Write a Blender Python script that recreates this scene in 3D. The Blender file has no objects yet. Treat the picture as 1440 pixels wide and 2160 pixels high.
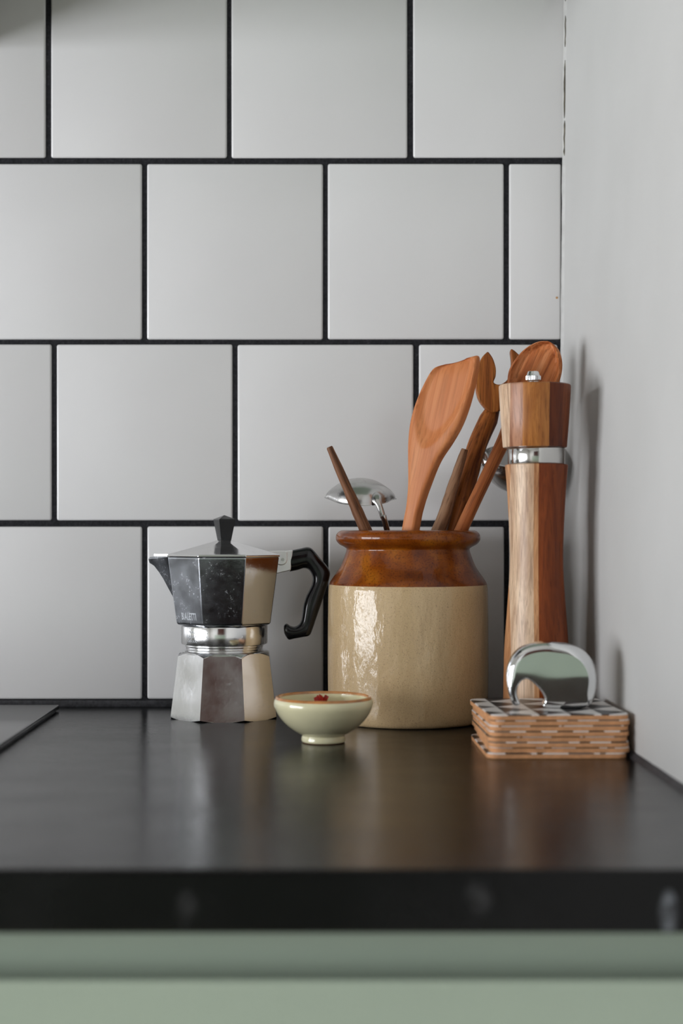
import bpy, bmesh, math, random
from mathutils import Vector, Matrix
random.seed(7)
S = bpy.context.scene
COL = S.collection
PI = math.pi
H = 0.90                       # worktop height above the floor
EYE = 0.150                    # camera height above the worktop
DW = 1.289                     # camera distance from the tiled wall
F = 3197.0                     # focal length in pixels of the 1440x2160 frame
VX, VY = 680.0, 1118.0         # straight-ahead pixel

# ------------------------------------------------------------------ camera
cd = bpy.data.cameras.new('camera'); cam = bpy.data.objects.new('camera', cd); COL.objects.link(cam)
cam.location = (0, -DW, H + EYE); cam.rotation_euler = (PI / 2, 0, 0)
cd.sensor_fit = 'VERTICAL'; cd.sensor_height = 36.0; cd.sensor_width = 24.0
cd.lens = F / 2160 * 36.0
cd.shift_x = (720 - VX) / 2160; cd.shift_y = (VY - 1080) / 2160
cd.clip_start = 0.02
cd.dof.use_dof = True; cd.dof.focus_distance = 1.185; cd.dof.aperture_fstop = 4.6
S.camera = cam

# ------------------------------------------------------------------ world, lights, exposure
w = bpy.data.worlds.new('world'); S.world = w; w.use_nodes = True
w.node_tree.nodes['Background'].inputs[0].default_value = (0.80, 0.88, 1.0, 1)
w.node_tree.nodes['Background'].inputs[1].default_value = 1.0
S.view_settings.view_transform = 'Standard'; S.view_settings.look = 'None'
S.view_settings.gamma = 1.0; S.view_settings.use_curve_mapping = False
S.view_settings.exposure = -0.50
XL = -2.25                     # left wall of the kitchen
WIN = [(-2.30, -0.45, 0.50, 1.48), (0.42, 0.95, 0.50, 1.48)]     # y0, y1, z0, z1 of its windows
def daylight(name, y0, y1, z0, z1, watt):
    l = bpy.data.lights.new(name, 'AREA'); l.shape = 'RECTANGLE'; l.size = z1 - z0; l.size_y = y1 - y0
    l.energy = watt; l.color = (0.935, 0.957, 1.0)
    o = bpy.data.objects.new(name, l); COL.objects.link(o)
    o.location = (XL - 0.13, (y0 + y1) / 2, (z0 + z1) / 2); o.rotation_euler = (0, -PI / 2, 0)
daylight('daylight_main', *WIN[0], 128)
daylight('daylight_bay', *WIN[1], 16)

# ------------------------------------------------------------------ helpers
def px(x, y, D):
    "photo pixel at camera depth D (metres) -> world point"
    return Vector(((x - VX) / F * D, D - DW, H + EYE + (VY - y) / F * D))
def link(name, me, m, parent=None, mw=None, smooth=None):
    o = bpy.data.objects.new(name, me); COL.objects.link(o)
    if m is not None: me.materials.append(m)
    if parent is not None: o.parent = parent
    if mw is not None: o.matrix_local = mw
    if smooth is not None:
        for p in me.polygons: p.use_smooth = True
        me.set_sharp_from_angle(angle=math.radians(smooth))
    return o
def mesh(name, vs, fs):
    me = bpy.data.meshes.new(name); me.from_pydata([tuple(v) for v in vs], [], fs); me.update()
    bm = bmesh.new(); bm.from_mesh(me); bmesh.ops.recalc_face_normals(bm, faces=bm.faces); bm.to_mesh(me); bm.free()
    return me
def box_me(name, x0, x1, y0, y1, z0, z1, bev=0, seg=2):
    bm = bmesh.new(); bmesh.ops.create_cube(bm, size=1)
    for v in bm.verts:
        v.co = Vector(((x0 + x1) / 2 + v.co.x * (x1 - x0), (y0 + y1) / 2 + v.co.y * (y1 - y0), (z0 + z1) / 2 + v.co.z * (z1 - z0)))
    if bev: bmesh.ops.bevel(bm, geom=bm.edges[:], offset=bev, segments=seg, affect='EDGES', profile=0.5)
    me = bpy.data.meshes.new(name); bm.to_mesh(me); bm.free(); return me
def boxes_me(name, bl):
    bm = bmesh.new()
    for b in bl:
        t = box_me('t', *b); bm.from_mesh(t); bpy.data.meshes.remove(t)
    me = bpy.data.meshes.new(name); bm.to_mesh(me); bm.free(); return me
def thing(name, label, cat, loc=(0, 0, 0), rz=0, group=None):
    o = bpy.data.objects.new(name, None); COL.objects.link(o); o.empty_display_size = 0.03
    o.location = loc; o.rotation_euler = (0, 0, rz); tag(o, label, cat, group); return o
def tag(o, label, cat, group=None):
    o['label'] = label; o['category'] = cat
    if group: o['group'] = group
    return o
def struct(o): o['kind'] = 'structure'; return o
def lathe_me(name, prof, n=96, cap0=True, cap1=True, rfun=None):
    "prof: (r, z) in mm; rfun(theta, r, z) may reshape the radius"
    vs = []; fs = []
    for r, z in prof:
        for k in range(n):
            t = 2 * PI * k / n; rr = rfun(t, r, z) if rfun else r
            vs.append((rr * math.cos(t) / 1000, rr * math.sin(t) / 1000, z / 1000))
    for i in range(len(prof) - 1):
        for k in range(n):
            a = i * n + k; b = i * n + (k + 1) % n; fs.append((a, b, b + n, a + n))
    if cap0: fs.append(tuple(range(n)))
    if cap1: fs.append(tuple((len(prof) - 1) * n + k for k in range(n)))
    return mesh(name, vs, fs)
def smoothp(pts, n=6):
    "Catmull-Rom through tuples"
    out = []; P = [Vector(p) for p in pts]
    for i in range(len(P) - 1):
        p0 = P[max(i - 1, 0)]; p1 = P[i]; p2 = P[i + 1]; p3 = P[min(i + 2, len(P) - 1)]
        for k in range(n):
            t = k / n
            out.append(0.5 * (2 * p1 + (p2 - p0) * t + (2 * p0 - 5 * p1 + 4 * p2 - p3) * t * t + (3 * p1 - p0 - 3 * p2 + p3) * t ** 3))
    out.append(P[-1].copy()); return out
def sm(pts, n=6):
    return [tuple(v) for v in smoothp([(p[0], p[1], 0) for p in pts], n)]
def profile(pts, n=5): return [(max(a, 0.01), b) for a, b, _ in sm(pts, n)]
def tube_me(name, pts, radii, n=14, flat=1.0, up=(0, 1, 0)):
    "round or flattened tube through world points; flat scales the width across up"
    vs = []; fs = []; P = [Vector(p) for p in pts]; up = Vector(up)
    for i, p in enumerate(P):
        d = (P[min(i + 1, len(P) - 1)] - P[max(i - 1, 0)]).normalized()
        a = d.cross(up).normalized(); b = a.cross(d).normalized()
        for k in range(n):
            t = 2 * PI * k / n
            vs.append(p + a * math.cos(t) * radii[i] + b * math.sin(t) * radii[i] * flat)
    for i in range(len(P) - 1):
        for k in range(n):
            a = i * n + k; b = i * n + (k + 1) % n; fs.append((a, b, b + n, a + n))
    fs.append(tuple(range(n))); fs.append(tuple((len(P) - 1) * n + k for k in range(n)))
    return mesh(name, vs, fs)
def prism_me(name, poly, y0, y1):
    "poly: (x, z) metres, extruded along y"
    n = len(poly); vs = [(x, y0, z) for x, z in poly] + [(x, y1, z) for x, z in poly]
    fs = [tuple(range(n)), tuple(range(2 * n - 1, n - 1, -1))] + [(i, (i + 1) % n, n + (i + 1) % n, n + i) for i in range(n)]
    return mesh(name, vs, fs)
def bevel(o, wd, seg=3, ang=30):
    m = o.modifiers.new('bevel', 'BEVEL'); m.width = wd; m.segments = seg; m.limit_method = 'ANGLE'; m.angle_limit = math.radians(ang)
    m.harden_normals = False; return o

# ------------------------------------------------------------------ materials
def srgb(r, g, b):
    f = lambda c: (c / 255 / 12.92) if c / 255 <= 0.04045 else ((c / 255 + 0.055) / 1.055) ** 2.4
    return (f(r), f(g), f(b), 1)
class NT:
    def __init__(s, name):
        s.m = bpy.data.materials.new(name); s.m.use_nodes = True; s.t = s.m.node_tree
        s.b = s.t.nodes['Principled BSDF']; s.co = None
    def n(s, ty, **kw):
        x = s.t.nodes.new(ty)
        for k, v in kw.items():
            if hasattr(x, k): setattr(x, k, v)
        return x
    def l(s, a, b): s.t.links.new(a, b)
    def val(s, sock, v):
        if isinstance(v, (int, float, tuple, list)): sock.default_value = v
        else: s.l(v, sock)
    def coord(s, scale=(1, 1, 1), kind='Object', rot=(0, 0, 0), loc=(0, 0, 0)):
        if s.co is None: s.co = s.n('ShaderNodeTexCoord')
        mp = s.n('ShaderNodeMapping'); s.l(s.co.outputs[kind], mp.inputs[0])
        mp.inputs['Scale'].default_value = scale; mp.inputs['Rotation'].default_value = rot; mp.inputs['Location'].default_value = loc
        return mp.outputs[0]
    def noise(s, vec, scale, detail=3, rough=0.5, dist=0):
        x = s.n('ShaderNodeTexNoise'); s.l(vec, x.inputs['Vector']); x.inputs['Scale'].default_value = scale
        x.inputs['Detail'].default_value = detail; x.inputs['Roughness'].default_value = rough; x.inputs['Distortion'].default_value = dist
        return x.outputs[0]
    def ramp(s, fac, stops, interp='LINEAR'):
        x = s.n('ShaderNodeValToRGB'); s.val(x.inputs[0], fac); cr = x.color_ramp; cr.interpolation = interp
        while len(cr.elements) < len(stops): cr.elements.new(0.5)
        for e, (p, c) in zip(cr.elements, stops): e.position = p; e.color = c if isinstance(c, tuple) else (c, c, c, 1)
        return x.outputs[0]
    def mix(s, fac, a, b, mode='MIX'):
        x = s.n('ShaderNodeMix'); x.data_type = 'RGBA'; x.blend_type = mode
        s.val(x.inputs[0], fac); s.val(x.inputs[6], a); s.val(x.inputs[7], b); return x.outputs[2]
    def math(s, op, a, b=0.0, c=None):
        x = s.n('ShaderNodeMath'); x.operation = op; s.val(x.inputs[0], a); s.val(x.inputs[1], b)
        if c is not None: s.val(x.inputs[2], c)
        return x.outputs[0]
    def bump(s, h, strength, dist=0.001, to=None):
        x = s.n('ShaderNodeBump'); s.l(h, x.inputs['Height']); x.inputs['Strength'].default_value = strength; x.inputs['Distance'].default_value = dist
        s.l(x.outputs[0], s.b.inputs['Normal'])
        if to: s.l(x.outputs[0], s.b.inputs[to])
        return x.outputs[0]
    def set(s, **kw):
        names = dict(col='Base Color', rough='Roughness', metal='Metallic', spec='Specular IOR Level', ior='IOR', coat='Coat Weight', crough='Coat Roughness', sub='Subsurface Weight')
        for k, v in kw.items(): s.val(s.b.inputs[names[k]], v)
        return s

def m_plain(name, col, rough=0.5, metal=0, spec=0.5, var=0.06, nscale=40, bmp=0.0, coat=0):
    t = NT(name); c = t.coord(); n = t.noise(c, nscale, 4)
    dk = tuple(x * (1 - var) for x in col[:3]) + (1,); lt = tuple(min(1, x * (1 + var)) for x in col[:3]) + (1,)
    t.set(col=t.ramp(n, [(0.3, dk), (0.7, lt)]), rough=rough, metal=metal, spec=spec, coat=coat)
    if bmp: t.bump(t.noise(c, nscale * 4, 3), bmp, 0.001)
    return t.m
M = {}
# glazed white tile
t = NT('glazed_tile'); c = t.coord()
t.set(col=t.ramp(t.noise(c, 6, 2), [(0.3, (0.76, 0.75, 0.745, 1)), (0.7, (0.80, 0.79, 0.785, 1))]), rough=0.22, spec=0.5)
t.bump(t.noise(c, 14, 2), 0.12, 0.002); M['tile'] = t.m
t = NT('charcoal_grout'); c = t.coord(); n = t.noise(c, 420, 5, 0.7)
t.set(col=t.ramp(n, [(0.35, (0.012, 0.012, 0.014, 1)), (0.62, (0.030, 0.030, 0.034, 1)), (0.78, (0.10, 0.10, 0.11, 1))]), rough=0.85, spec=0.2)
t.bump(n, 0.8, 0.001); M['grout'] = t.m
t = NT('painted_plaster'); c = t.coord(); n = t.noise(c, 9, 4)
t.set(col=t.ramp(n, [(0.3, (0.515, 0.51, 0.495, 1)), (0.7, (0.545, 0.54, 0.525, 1))]), rough=0.7, spec=0.25)
t.bump(t.noise(c, 160, 3), 0.12, 0.001); M['plaster'] = t.m
M['caulk'] = m_plain('white_caulk', (0.56, 0.555, 0.54, 1), 0.6, var=0.1, nscale=90, bmp=0.2)
M['crack'] = m_plain('dirty_crack', (0.13, 0.115, 0.085, 1), 0.9, var=0.5, nscale=160)
# worktop: black laminate with a fine leathery grain and dull smudges
t = NT('black_worktop'); c = t.coord(); fine = t.noise(t.coord((1, 2.2, 1)), 210, 4, 0.6, 0.6); sm1 = t.noise(t.coord((1, 2.0, 1)), 13, 5, 0.6)
spk = t.noise(c, 90, 2, 0.5)
col = t.mix(t.ramp(sm1, [(0.45, 0.0), (0.8, 1.0)]), (0.0035, 0.0035, 0.0037, 1), (0.010, 0.010, 0.0105, 1))
col = t.mix(t.ramp(spk, [(0.76, 0.0), (0.82, 0.6)]), col, (0.16, 0.15, 0.14, 1))
sp_ = t.n('ShaderNodeSeparateXYZ'); t.l(c, sp_.inputs[0])
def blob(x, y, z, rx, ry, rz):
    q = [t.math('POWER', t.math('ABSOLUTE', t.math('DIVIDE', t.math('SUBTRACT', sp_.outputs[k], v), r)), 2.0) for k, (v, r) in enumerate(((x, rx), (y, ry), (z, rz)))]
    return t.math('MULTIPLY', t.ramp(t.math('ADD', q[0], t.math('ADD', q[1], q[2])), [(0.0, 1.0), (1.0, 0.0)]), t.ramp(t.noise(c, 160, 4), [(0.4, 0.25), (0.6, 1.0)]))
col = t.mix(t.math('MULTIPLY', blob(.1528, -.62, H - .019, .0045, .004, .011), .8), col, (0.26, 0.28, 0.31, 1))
col = t.mix(t.math('MULTIPLY', blob(.069, -.62, H - .012, .007, .004, .009), .25), col, (0.12, 0.12, 0.125, 1))
col = t.mix(t.math('MULTIPLY', blob(-.060, -.62, H - .017, .006, .004, .010), .2), col, (0.12, 0.12, 0.125, 1))
t.set(col=col, rough=t.ramp(sm1, [(0.3, 0.13), (0.75, 0.23)]), spec=0.20)
t.bump(fine, 0.20, 0.001); M['worktop'] = t.m
M['sealant'] = m_plain('grey_black_sealant', (0.045, 0.045, 0.05, 1), 0.5, spec=0.3, var=0.4, nscale=300, bmp=0.4)
M['sage'] = m_plain('sage_paint', srgb(162, 176, 160), 0.45, spec=0.4, var=0.02, nscale=8, bmp=0.02)
M['hob'] = m_plain('ceramic_glass', (0.012, 0.012, 0.013, 1), 0.16, spec=0.6, var=0.1, nscale=30)
M['hobedge'] = m_plain('dark_hob_edge', (0.010, 0.010, 0.011, 1), 0.3, spec=0.4)

def m_wood(name, light, dark, mid=None, grain=240, rough=0.45, stretch=0.07, wav=0.35, streak=0.5, seed=0.0, spec=0.2):
    "grain runs along local z"
    t = NT(name); c = t.coord((1, 1, stretch), loc=(seed, seed * 1.7, seed))
    n1 = t.noise(c, grain, 5, 0.62, wav); n2 = t.noise(t.coord((1, 1, stretch * 0.8), loc=(seed * 3, 0, seed)), grain * 0.22, 3, 0.5, 0.8)
    base = t.ramp(n2, [(0.3, dark), (0.52, mid or tuple((a + b) / 2 for a, b in zip(light, dark))), (0.72, light)])
    pore = t.ramp(n1, [(0.34, 1.0), (0.52, 0.0)])
    dd = tuple(x * 0.42 for x in dark[:3]) + (1,)
    t.set(col=t.mix(t.math('MULTIPLY', pore, streak), base, dd), rough=rough, spec=spec)
    t.bump(n1, 0.25, 0.0006); return t.m
M['beech'] = m_wood('beech_wood', srgb(208, 140, 92), srgb(184, 110, 64), srgb(198, 126, 79), grain=620, streak=0.28, stretch=0.035)
M['spoonwood'] = m_wood('reddish_spoon_wood', srgb(220, 150, 102), srgb(160, 86, 44), srgb(198, 120, 70), grain=640, stretch=0.05, streak=0.6, seed=2)
M['forkwood'] = m_wood('brown_fork_wood', srgb(190, 122, 58), srgb(94, 48, 20), srgb(152, 88, 40), grain=520, stretch=0.05, streak=0.75, seed=5)
M['darkstick'] = m_wood('dark_stick_wood', srgb(146, 102, 72), srgb(74, 46, 32), srgb(112, 74, 50), grain=560, stretch=0.05, streak=0.7, seed=8)
M['palestick'] = m_wood('weathered_stick_wood', srgb(168, 132, 102), srgb(98, 66, 48), srgb(138, 100, 74), grain=560, stretch=0.05, streak=0.7, seed=11)
def m_lamin(name, stops, seed):
    "strips glued side by side: hard colour steps across local x, grain along z"
    t = NT(name); sep = t.n('ShaderNodeSeparateXYZ'); wob = t.coord((1, 1, 1)); t.l(wob, sep.inputs[0])
    x = t.math('MULTIPLY_ADD', sep.outputs[0], 1 / 0.06, 0.5)
    base = t.ramp(x, stops, 'CONSTANT')
    n1 = t.noise(t.coord((1, 1, 0.05), loc=(seed, 0, seed)), 620, 5, 0.65, 0.4)
    n2 = t.noise(t.coord((1, 1, 0.12), loc=(seed * 2, seed, 0)), 75, 4, 0.65, 1.4)
    cc = t.mix(t.ramp(n2, [(0.35, 0.75), (0.62, 0.0)]), base, t.mix(1.0, base, (0.48, 0.36, 0.30, 1), 'MULTIPLY'))
    cc = t.mix(t.ramp(n1, [(0.36, 0.55), (0.5, 0.0)]), cc, t.mix(1.0, base, (0.30, 0.22, 0.20, 1), 'MULTIPLY'))
    t.set(col=cc, rough=0.34, spec=0.3); t.bump(n1, 0.15, 0.0005); return t.m
pale, red, gold, dkred, tan = srgb(232, 202, 170), srgb(144, 70, 26), srgb(190, 126, 66), srgb(106, 48, 18), srgb(212, 158, 112)
M['millbody'] = m_lamin('laminated_mill_wood', [(0.0, tan), (0.155, pale), (0.415, tan), (0.475, red), (0.80, srgb(132, 64, 26))], 3)
M['millcap'] = m_lamin('laminated_cap_wood', [(0.0, pale), (0.16, srgb(184, 134, 104)), (0.30, gold), (0.62, dkred), (0.80, srgb(122, 60, 26))], 6)

def m_metal(name, col, rough, spots=0.0, sscale=60, bmp=0.05, spotcol=(0.72, 0.75, 0.80, 1), side=False):
    t = NT(name); c = t.coord(); n = t.noise(c, 35, 4); r = t.ramp(n, [(0.3, max(rough - 0.05, 0.02)), (0.7, rough + 0.06)])
    if spots:
        n1 = t.noise(c, sscale, 6, 0.75, 0.5); n2 = t.noise(c, sscale * 0.18, 2)
        k = t.math('MULTIPLY', t.ramp(n1, [(0.55, 0.0), (0.66, 1.0)]), t.ramp(n2, [(0.40, 0.08), (0.62, 1.0)]))
        k = t.math('MULTIPLY', k, spots)
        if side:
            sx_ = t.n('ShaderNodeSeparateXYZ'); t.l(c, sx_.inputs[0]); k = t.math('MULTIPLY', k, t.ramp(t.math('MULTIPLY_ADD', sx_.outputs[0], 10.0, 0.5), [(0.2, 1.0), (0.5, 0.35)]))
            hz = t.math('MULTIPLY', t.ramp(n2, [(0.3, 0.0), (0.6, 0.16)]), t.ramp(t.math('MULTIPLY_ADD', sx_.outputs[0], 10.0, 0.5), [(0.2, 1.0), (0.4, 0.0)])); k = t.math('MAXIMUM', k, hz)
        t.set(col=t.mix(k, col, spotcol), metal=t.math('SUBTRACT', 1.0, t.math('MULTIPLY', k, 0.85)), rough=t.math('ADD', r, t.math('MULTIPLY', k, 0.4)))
    else: t.set(col=t.mix(n, col, tuple(x * 0.92 for x in col[:3]) + (1,)), metal=1.0, rough=r)
    if bmp: t.bump(t.noise(c, 300, 3), bmp, 0.0005)
    return t.m
M['alu'] = m_metal('dull_aluminium', (0.72, 0.72, 0.73, 1), 0.17, 0.14, 300)
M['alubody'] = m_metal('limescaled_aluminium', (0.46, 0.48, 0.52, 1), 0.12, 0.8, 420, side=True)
M['alupolish'] = m_metal('polished_aluminium', (0.80, 0.80, 0.80, 1), 0.13, 0.15, 200)
M['steel'] = m_metal('brushed_steel', (0.60, 0.59, 0.58, 1), 0.24, 0)
M['chrome'] = m_metal('mirror_steel', (0.80, 0.81, 0.82, 1), 0.045, 0, bmp=0.0)
t = NT('mirror_polished_steel'); c = t.coord(); t.set(col=(0.78, 0.79, 0.80, 1), metal=1.0, rough=0.045); t.bump(t.noise(c, 26, 1), 0.10, 0.004); M['opener'] = t.m
M['ring'] = m_metal('polished_steel_ring', (0.66, 0.65, 0.63, 1), 0.13, 0)
M['hinge'] = m_metal('scuffed_aluminium', (0.86, 0.86, 0.86, 1), 0.34, 0.5, 260)
M['bakelite'] = m_plain('black_bakelite', (0.007, 0.007, 0.008, 1), 0.16, spec=0.45, var=0.2)
M['print'] = m_plain('pale_etched_print', (0.62, 0.64, 0.68, 1), 0.6, var=0.12, nscale=400)
# stoneware
t = NT('beige_stoneware'); c = t.coord(); sp = t.noise(c, 1500, 2, 0.6); bl = t.noise(t.coord((1, 1, 0.35)), 22, 3)
cc = t.ramp(bl, [(0.3, srgb(190, 162, 122)), (0.7, srgb(210, 184, 142))])
cc = t.mix(t.ramp(sp, [(0.30, 0.7), (0.42, 0.0)]), cc, srgb(110, 88, 62))
t.set(col=cc, rough=0.45, spec=0.2, coat=0.7, crough=0.07)
t.bump(t.noise(t.coord((1, 1, 0.45)), 90, 4, 0.55), 0.42, 0.0025, 'Coat Normal'); M['stone'] = t.m
t = NT('amber_glaze'); c = t.coord(); bl = t.noise(c, 45, 4); sp = t.noise(c, 700, 3, 0.6)
cc = t.ramp(bl, [(0.3, srgb(92, 38, 6)), (0.52, srgb(132, 66, 10)), (0.72, srgb(170, 102, 24))])
cc = t.mix(t.ramp(sp, [(0.36, 0.55), (0.47, 0.0)]), cc, srgb(54, 22, 8))
t.set(col=cc, rough=0.3, spec=0.12, coat=0.55, crough=0.05); t.bump(t.noise(c, 40, 2), 0.12, 0.002, 'Coat Normal'); M['amber'] = t.m
M['cream'] = m_plain('cream_green_glaze', srgb(232, 226, 186), 0.22, var=0.03, nscale=60, coat=0.6)
M['rimglaze'] = m_plain('orange_brown_rim_glaze', srgb(190, 126, 66), 0.25, var=0.25, nscale=120, coat=0.5)
M['redbit'] = m_plain('red_skin', srgb(170, 30, 20), 0.35, var=0.35, nscale=500)
M['footclay'] = m_plain('unglazed_clay', srgb(150, 92, 62), 0.8, var=0.2, nscale=300)
M['board'] = m_plain('brown_fibreboard', srgb(216, 158, 112), 0.75, spec=0.2, var=0.14, nscale=220)

# ------------------------------------------------------------------ the setting
def wall_x(y, z):
    "inner face of the slightly crooked right wall, y and z (above the worktop) in metres"
    pts = [(-1.0, .201), (0, .201), (.16, .2008), (.245, .2034), (.316, .2048), (.60, .2072), (1.7, .212)]
    for (a, xa), (b, xb) in zip(pts, pts[1:]):
        if z <= b: x = xa + (xb - xa) * (z - a) / (b - a); break
    else: x = pts[-1][1]
    return x - 0.0177 * y
YF = -3.2; ZC = 2.45; YB = 1.25; XR = -1.25
zs = [-0.9, -0.4, -0.03, 0, 0.05, .1, .16, .2, .245, .316, .4, .6, 1.0, ZC - H]; ys = [0.03, 0, -.1, -.2, -.4, -.8, -1.6, YF]
vs = [(wall_x(y, z), y, H + z) for z in zs for y in ys]; ny = len(ys)
nv = len(vs); vs += [(x + 0.12, y, z) for x, y, z in vs]
fs = []
for k in (0, nv): fs += [(k + i * ny + j, k + i * ny + j + 1, k + (i + 1) * ny + j + 1, k + (i + 1) * ny + j) for i in range(len(zs) - 1) for j in range(ny - 1)]
for i in range(len(zs) - 1):
    for j in (0, ny - 1): fs.append((i * ny + j, (i + 1) * ny + j, nv + (i + 1) * ny + j, nv + i * ny + j))
struct(link('wall_right', mesh('wall_right', vs, fs), M['plaster'], smooth=30))
# tiled wall: charcoal backing with single tiles set on it
wb = struct(link('wall_back', box_me('wall_back', XR, 0.33, 0.0016, 0.12, 0.0, ZC), M['grout']))
P = 382 / F * DW; G = 0.0043; TW = P - G
ROWS = [(6, 147.5, [304.5, 686, 1068]), (162.4, 312.4, [496]), (316.4, 466.4, None), (470.6, 620.6, None)]
def row(z0, z1, joint_px, xend):
    "tiles of one course; joint_px is one joint centre in photo pixels"
    j = (joint_px - VX) / F * DW
    xs = [j + k * P for k in range(-8, 6)]
    for a, b in zip(xs, xs[1:]):
        x0, x1 = a + G / 2, min(b - G / 2, xend)
        if x1 - x0 < 0.012 or x0 < XR - 0.0: continue
        yield x0, x1
tile_cache = {}
def tile(x0, x1, z0, z1):
    jx = random.uniform(-.0003, .0003); jz = random.uniform(-.0003, .0003)
    key = (round(x1 - x0, 4), round(z1 - z0, 4))
    if key not in tile_cache:
        wd, ht = x1 - x0, z1 - z0
        me = box_me('tile', -wd / 2, wd / 2, 0, 0.0075, 0, ht, 0.0019, 3); me.materials.append(M['tile'])
        for p in me.polygons: p.use_smooth = True
        me.set_sharp_from_angle(angle=math.radians(50)); tile_cache[key] = me
    o = bpy.data.objects.new('tile', tile_cache[key]); COL.objects.link(o); o.parent = wb
    o.location = ((x0 + x1) / 2 + jx, random.uniform(0, .0003), z0 + jz)
    o.rotation_euler = (random.uniform(-.0006, .0006), random.uniform(-.0012, .0012), random.uniform(-.0006, .0006))
zpx = lambda y: H + EYE + (VY - y) / F * DW
for (ytop, ybot, jpx, xe) in ((1110.5, 1475, 304.5, .1995), (726.5, 1098.5, 496, .2000), (344.5, 715.5, 304, .2030), (-37, 332.5, 483, .2058), (-419, -48, 304, .2065), (-801, -430, 483, .2085)):
    for x0, x1 in row(0, 0, jpx, xe): tile(x0, x1, zpx(ybot), zpx(ytop))
st = px(1174, 628, DW); link('rust_spot', lathe_me('rust_spot', [(1.0, 0), (.9, .12), (.3, .2)], 14), m_plain('rust_stain', srgb(196, 150, 96), .6, var=.3, nscale=600), wb, Matrix.Translation((st.x, -.00005, st.z)) @ Matrix.Rotation(PI / 2, 4, 'X'))
# white caulk in the corner, split open in places
zz = [H + .008 + k * 0.012 for k in range(54)]
vs = []
for z in zz:
    x = wall_x(0, z - H); r = random.uniform(.0006, .0012)
    vs += [(x - .0016 - r, -.0004, z), (x - .0006, -.0014, z), (x + .0005, -.0024 - r, z), (x + .001, .004, z)]
fs = [(i * 4 + a, i * 4 + (a + 1) % 4, i * 4 + 4 + (a + 1) % 4, i * 4 + 4 + a) for i in range(len(zz) - 1) for a in range(4)] + [(0, 1, 2, 3), tuple(len(vs) - 4 + a for a in range(4))]
tr = struct(link('trim_1', mesh('caulk', vs, fs), M['caulk'], smooth=60))
for (ya, yb) in ((-60, 4), (34, 100), (128, 250), (255, 330)):
    pts = []; za, zb = zpx(yb), zpx(ya)
    for k in range(9):
        z = za + (zb - za) * k / 8; pts.append((wall_x(0, z - H) - .0008 + random.uniform(-.0003, .0003), -.0014, z))
    link('crack', tube_me('crack', pts, [.0002] + [random.uniform(.0004, .0009) for _ in range(7)] + [.0002], 6), M['crack'], tr)
# black silicone along the tiles and a grey bead along the right wall
struct(link('trim_2', box_me('trim_2', XR, .2, -.0022, .0015, H - .001, H + .0053, .0012), M['sealant'], smooth=40))
n = 40; vs = []
for k in range(n):
    y = -.001 - k * .618 / (n - 1); x = wall_x(y, 0); r = .0045 + random.uniform(-.0007, .0007)
    vs += [(x + .001, y, H - .001), (x - r, y, H - .001), (x - r * .55, y, H + .0016), (x + .001, y, H + .004)]
fs = [(i * 4 + a, i * 4 + (a + 1) % 4, i * 4 + 4 + (a + 1) % 4, i * 4 + 4 + a) for i in range(n - 1) for a in range(4)] + [(0, 1, 2, 3), tuple(len(vs) - 4 + a for a in range(4))]
struct(link('trim_3', mesh('trim_3', vs, fs), M['sealant'], smooth=60))
# rest of the room: floor, ceiling, bay, window wall, far wall with a brown block added for reflections
M['floor'] = m_wood('oak_floor', srgb(200, 188, 170), srgb(172, 154, 132), grain=40)
M['ceil'] = m_plain('ceiling_white', (0.80, 0.80, 0.785, 1), 0.8, var=0.02, nscale=4)
struct(link('floor', box_me('floor', XL - .2, .35, YF - .1, YB + .1, -.05, 0), M['floor']))
M['ceilgrey'] = m_plain('ceiling_warm_white', (0.52, 0.51, 0.48, 1), 0.8, var=0.02, nscale=4)
struct(link('ceiling', box_me('ceiling', XL - .2, .40, YF - .1, YB + .1, ZC, ZC + .06), M['ceilgrey']))
bl = []; ya = YF - .1
for y0, y1, z0, z1 in WIN:
    bl += [(XL - .12, XL, ya, y0, 0, ZC), (XL - .12, XL, y0, y1, 0, z0), (XL - .12, XL, y0, y1, z1, ZC)]; ya = y1
bl.append((XL - .12, XL, ya, YB + .1, 0, ZC))
struct(link('wall_left', boxes_me('wall_left', bl), M['ceil']))
struct(link('wall_bay', boxes_me('wall_bay', [(XL, XR + .1, YB, YB + .1, 0, ZC), (XR, XR + .1, .12, YB, 0, ZC)]), M['ceil']))
struct(link('wall_front', box_me('wall_front', XL, .33, YF - .1, YF, 0, ZC), M['ceil']))
struct(link('trim_4', box_me('trim_4', -1.3, .235, YF, YF + .03, 0, 1.08, .004), M['sage']))
M['blockwood'] = m_wood('reddish_block_wood', srgb(96, 50, 40), srgb(52, 28, 24), grain=60)
struct(link('reflection_block', box_me('reflection_block', -.80, .06, YF, YF + .25, 1.12, 2.05, .006), M['blockwood']))  # unseen block, added to give the pot a dark brown reflection
M['frame'] = m_plain('white_window_paint', (0.7, 0.7, 0.69, 1), 0.4, var=0.02)
for i, (y0, y1, z0, z1) in enumerate(WIN):
    f = .045; X0, X1 = XL - .09, XL - .04; ym = (y0 + y1) / 2; zm = z0 + (z1 - z0) * .62
    b = [(X0, X1, y0, y0 + f, z0, z1), (X0, X1, y1 - f, y1, z0, z1), (X0, X1, y0, y1, z0, z0 + f), (X0, X1, y0, y1, z1 - f, z1), (X0, X1, y0, y1, zm - .02, zm + .02)]
    if i == 0: b += [(X0, X1, ym - .03, ym + .03, z0, z1)]
    wo = struct(link('window_%d' % (i + 1), boxes_me('window_frame', b), M['frame']))
    link('window_sill', box_me('window_sill', XL - .04, XL + .05, y0 - .03, y1 + .03, z0 - .03, z0, .004), M['frame'], wo)

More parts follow.
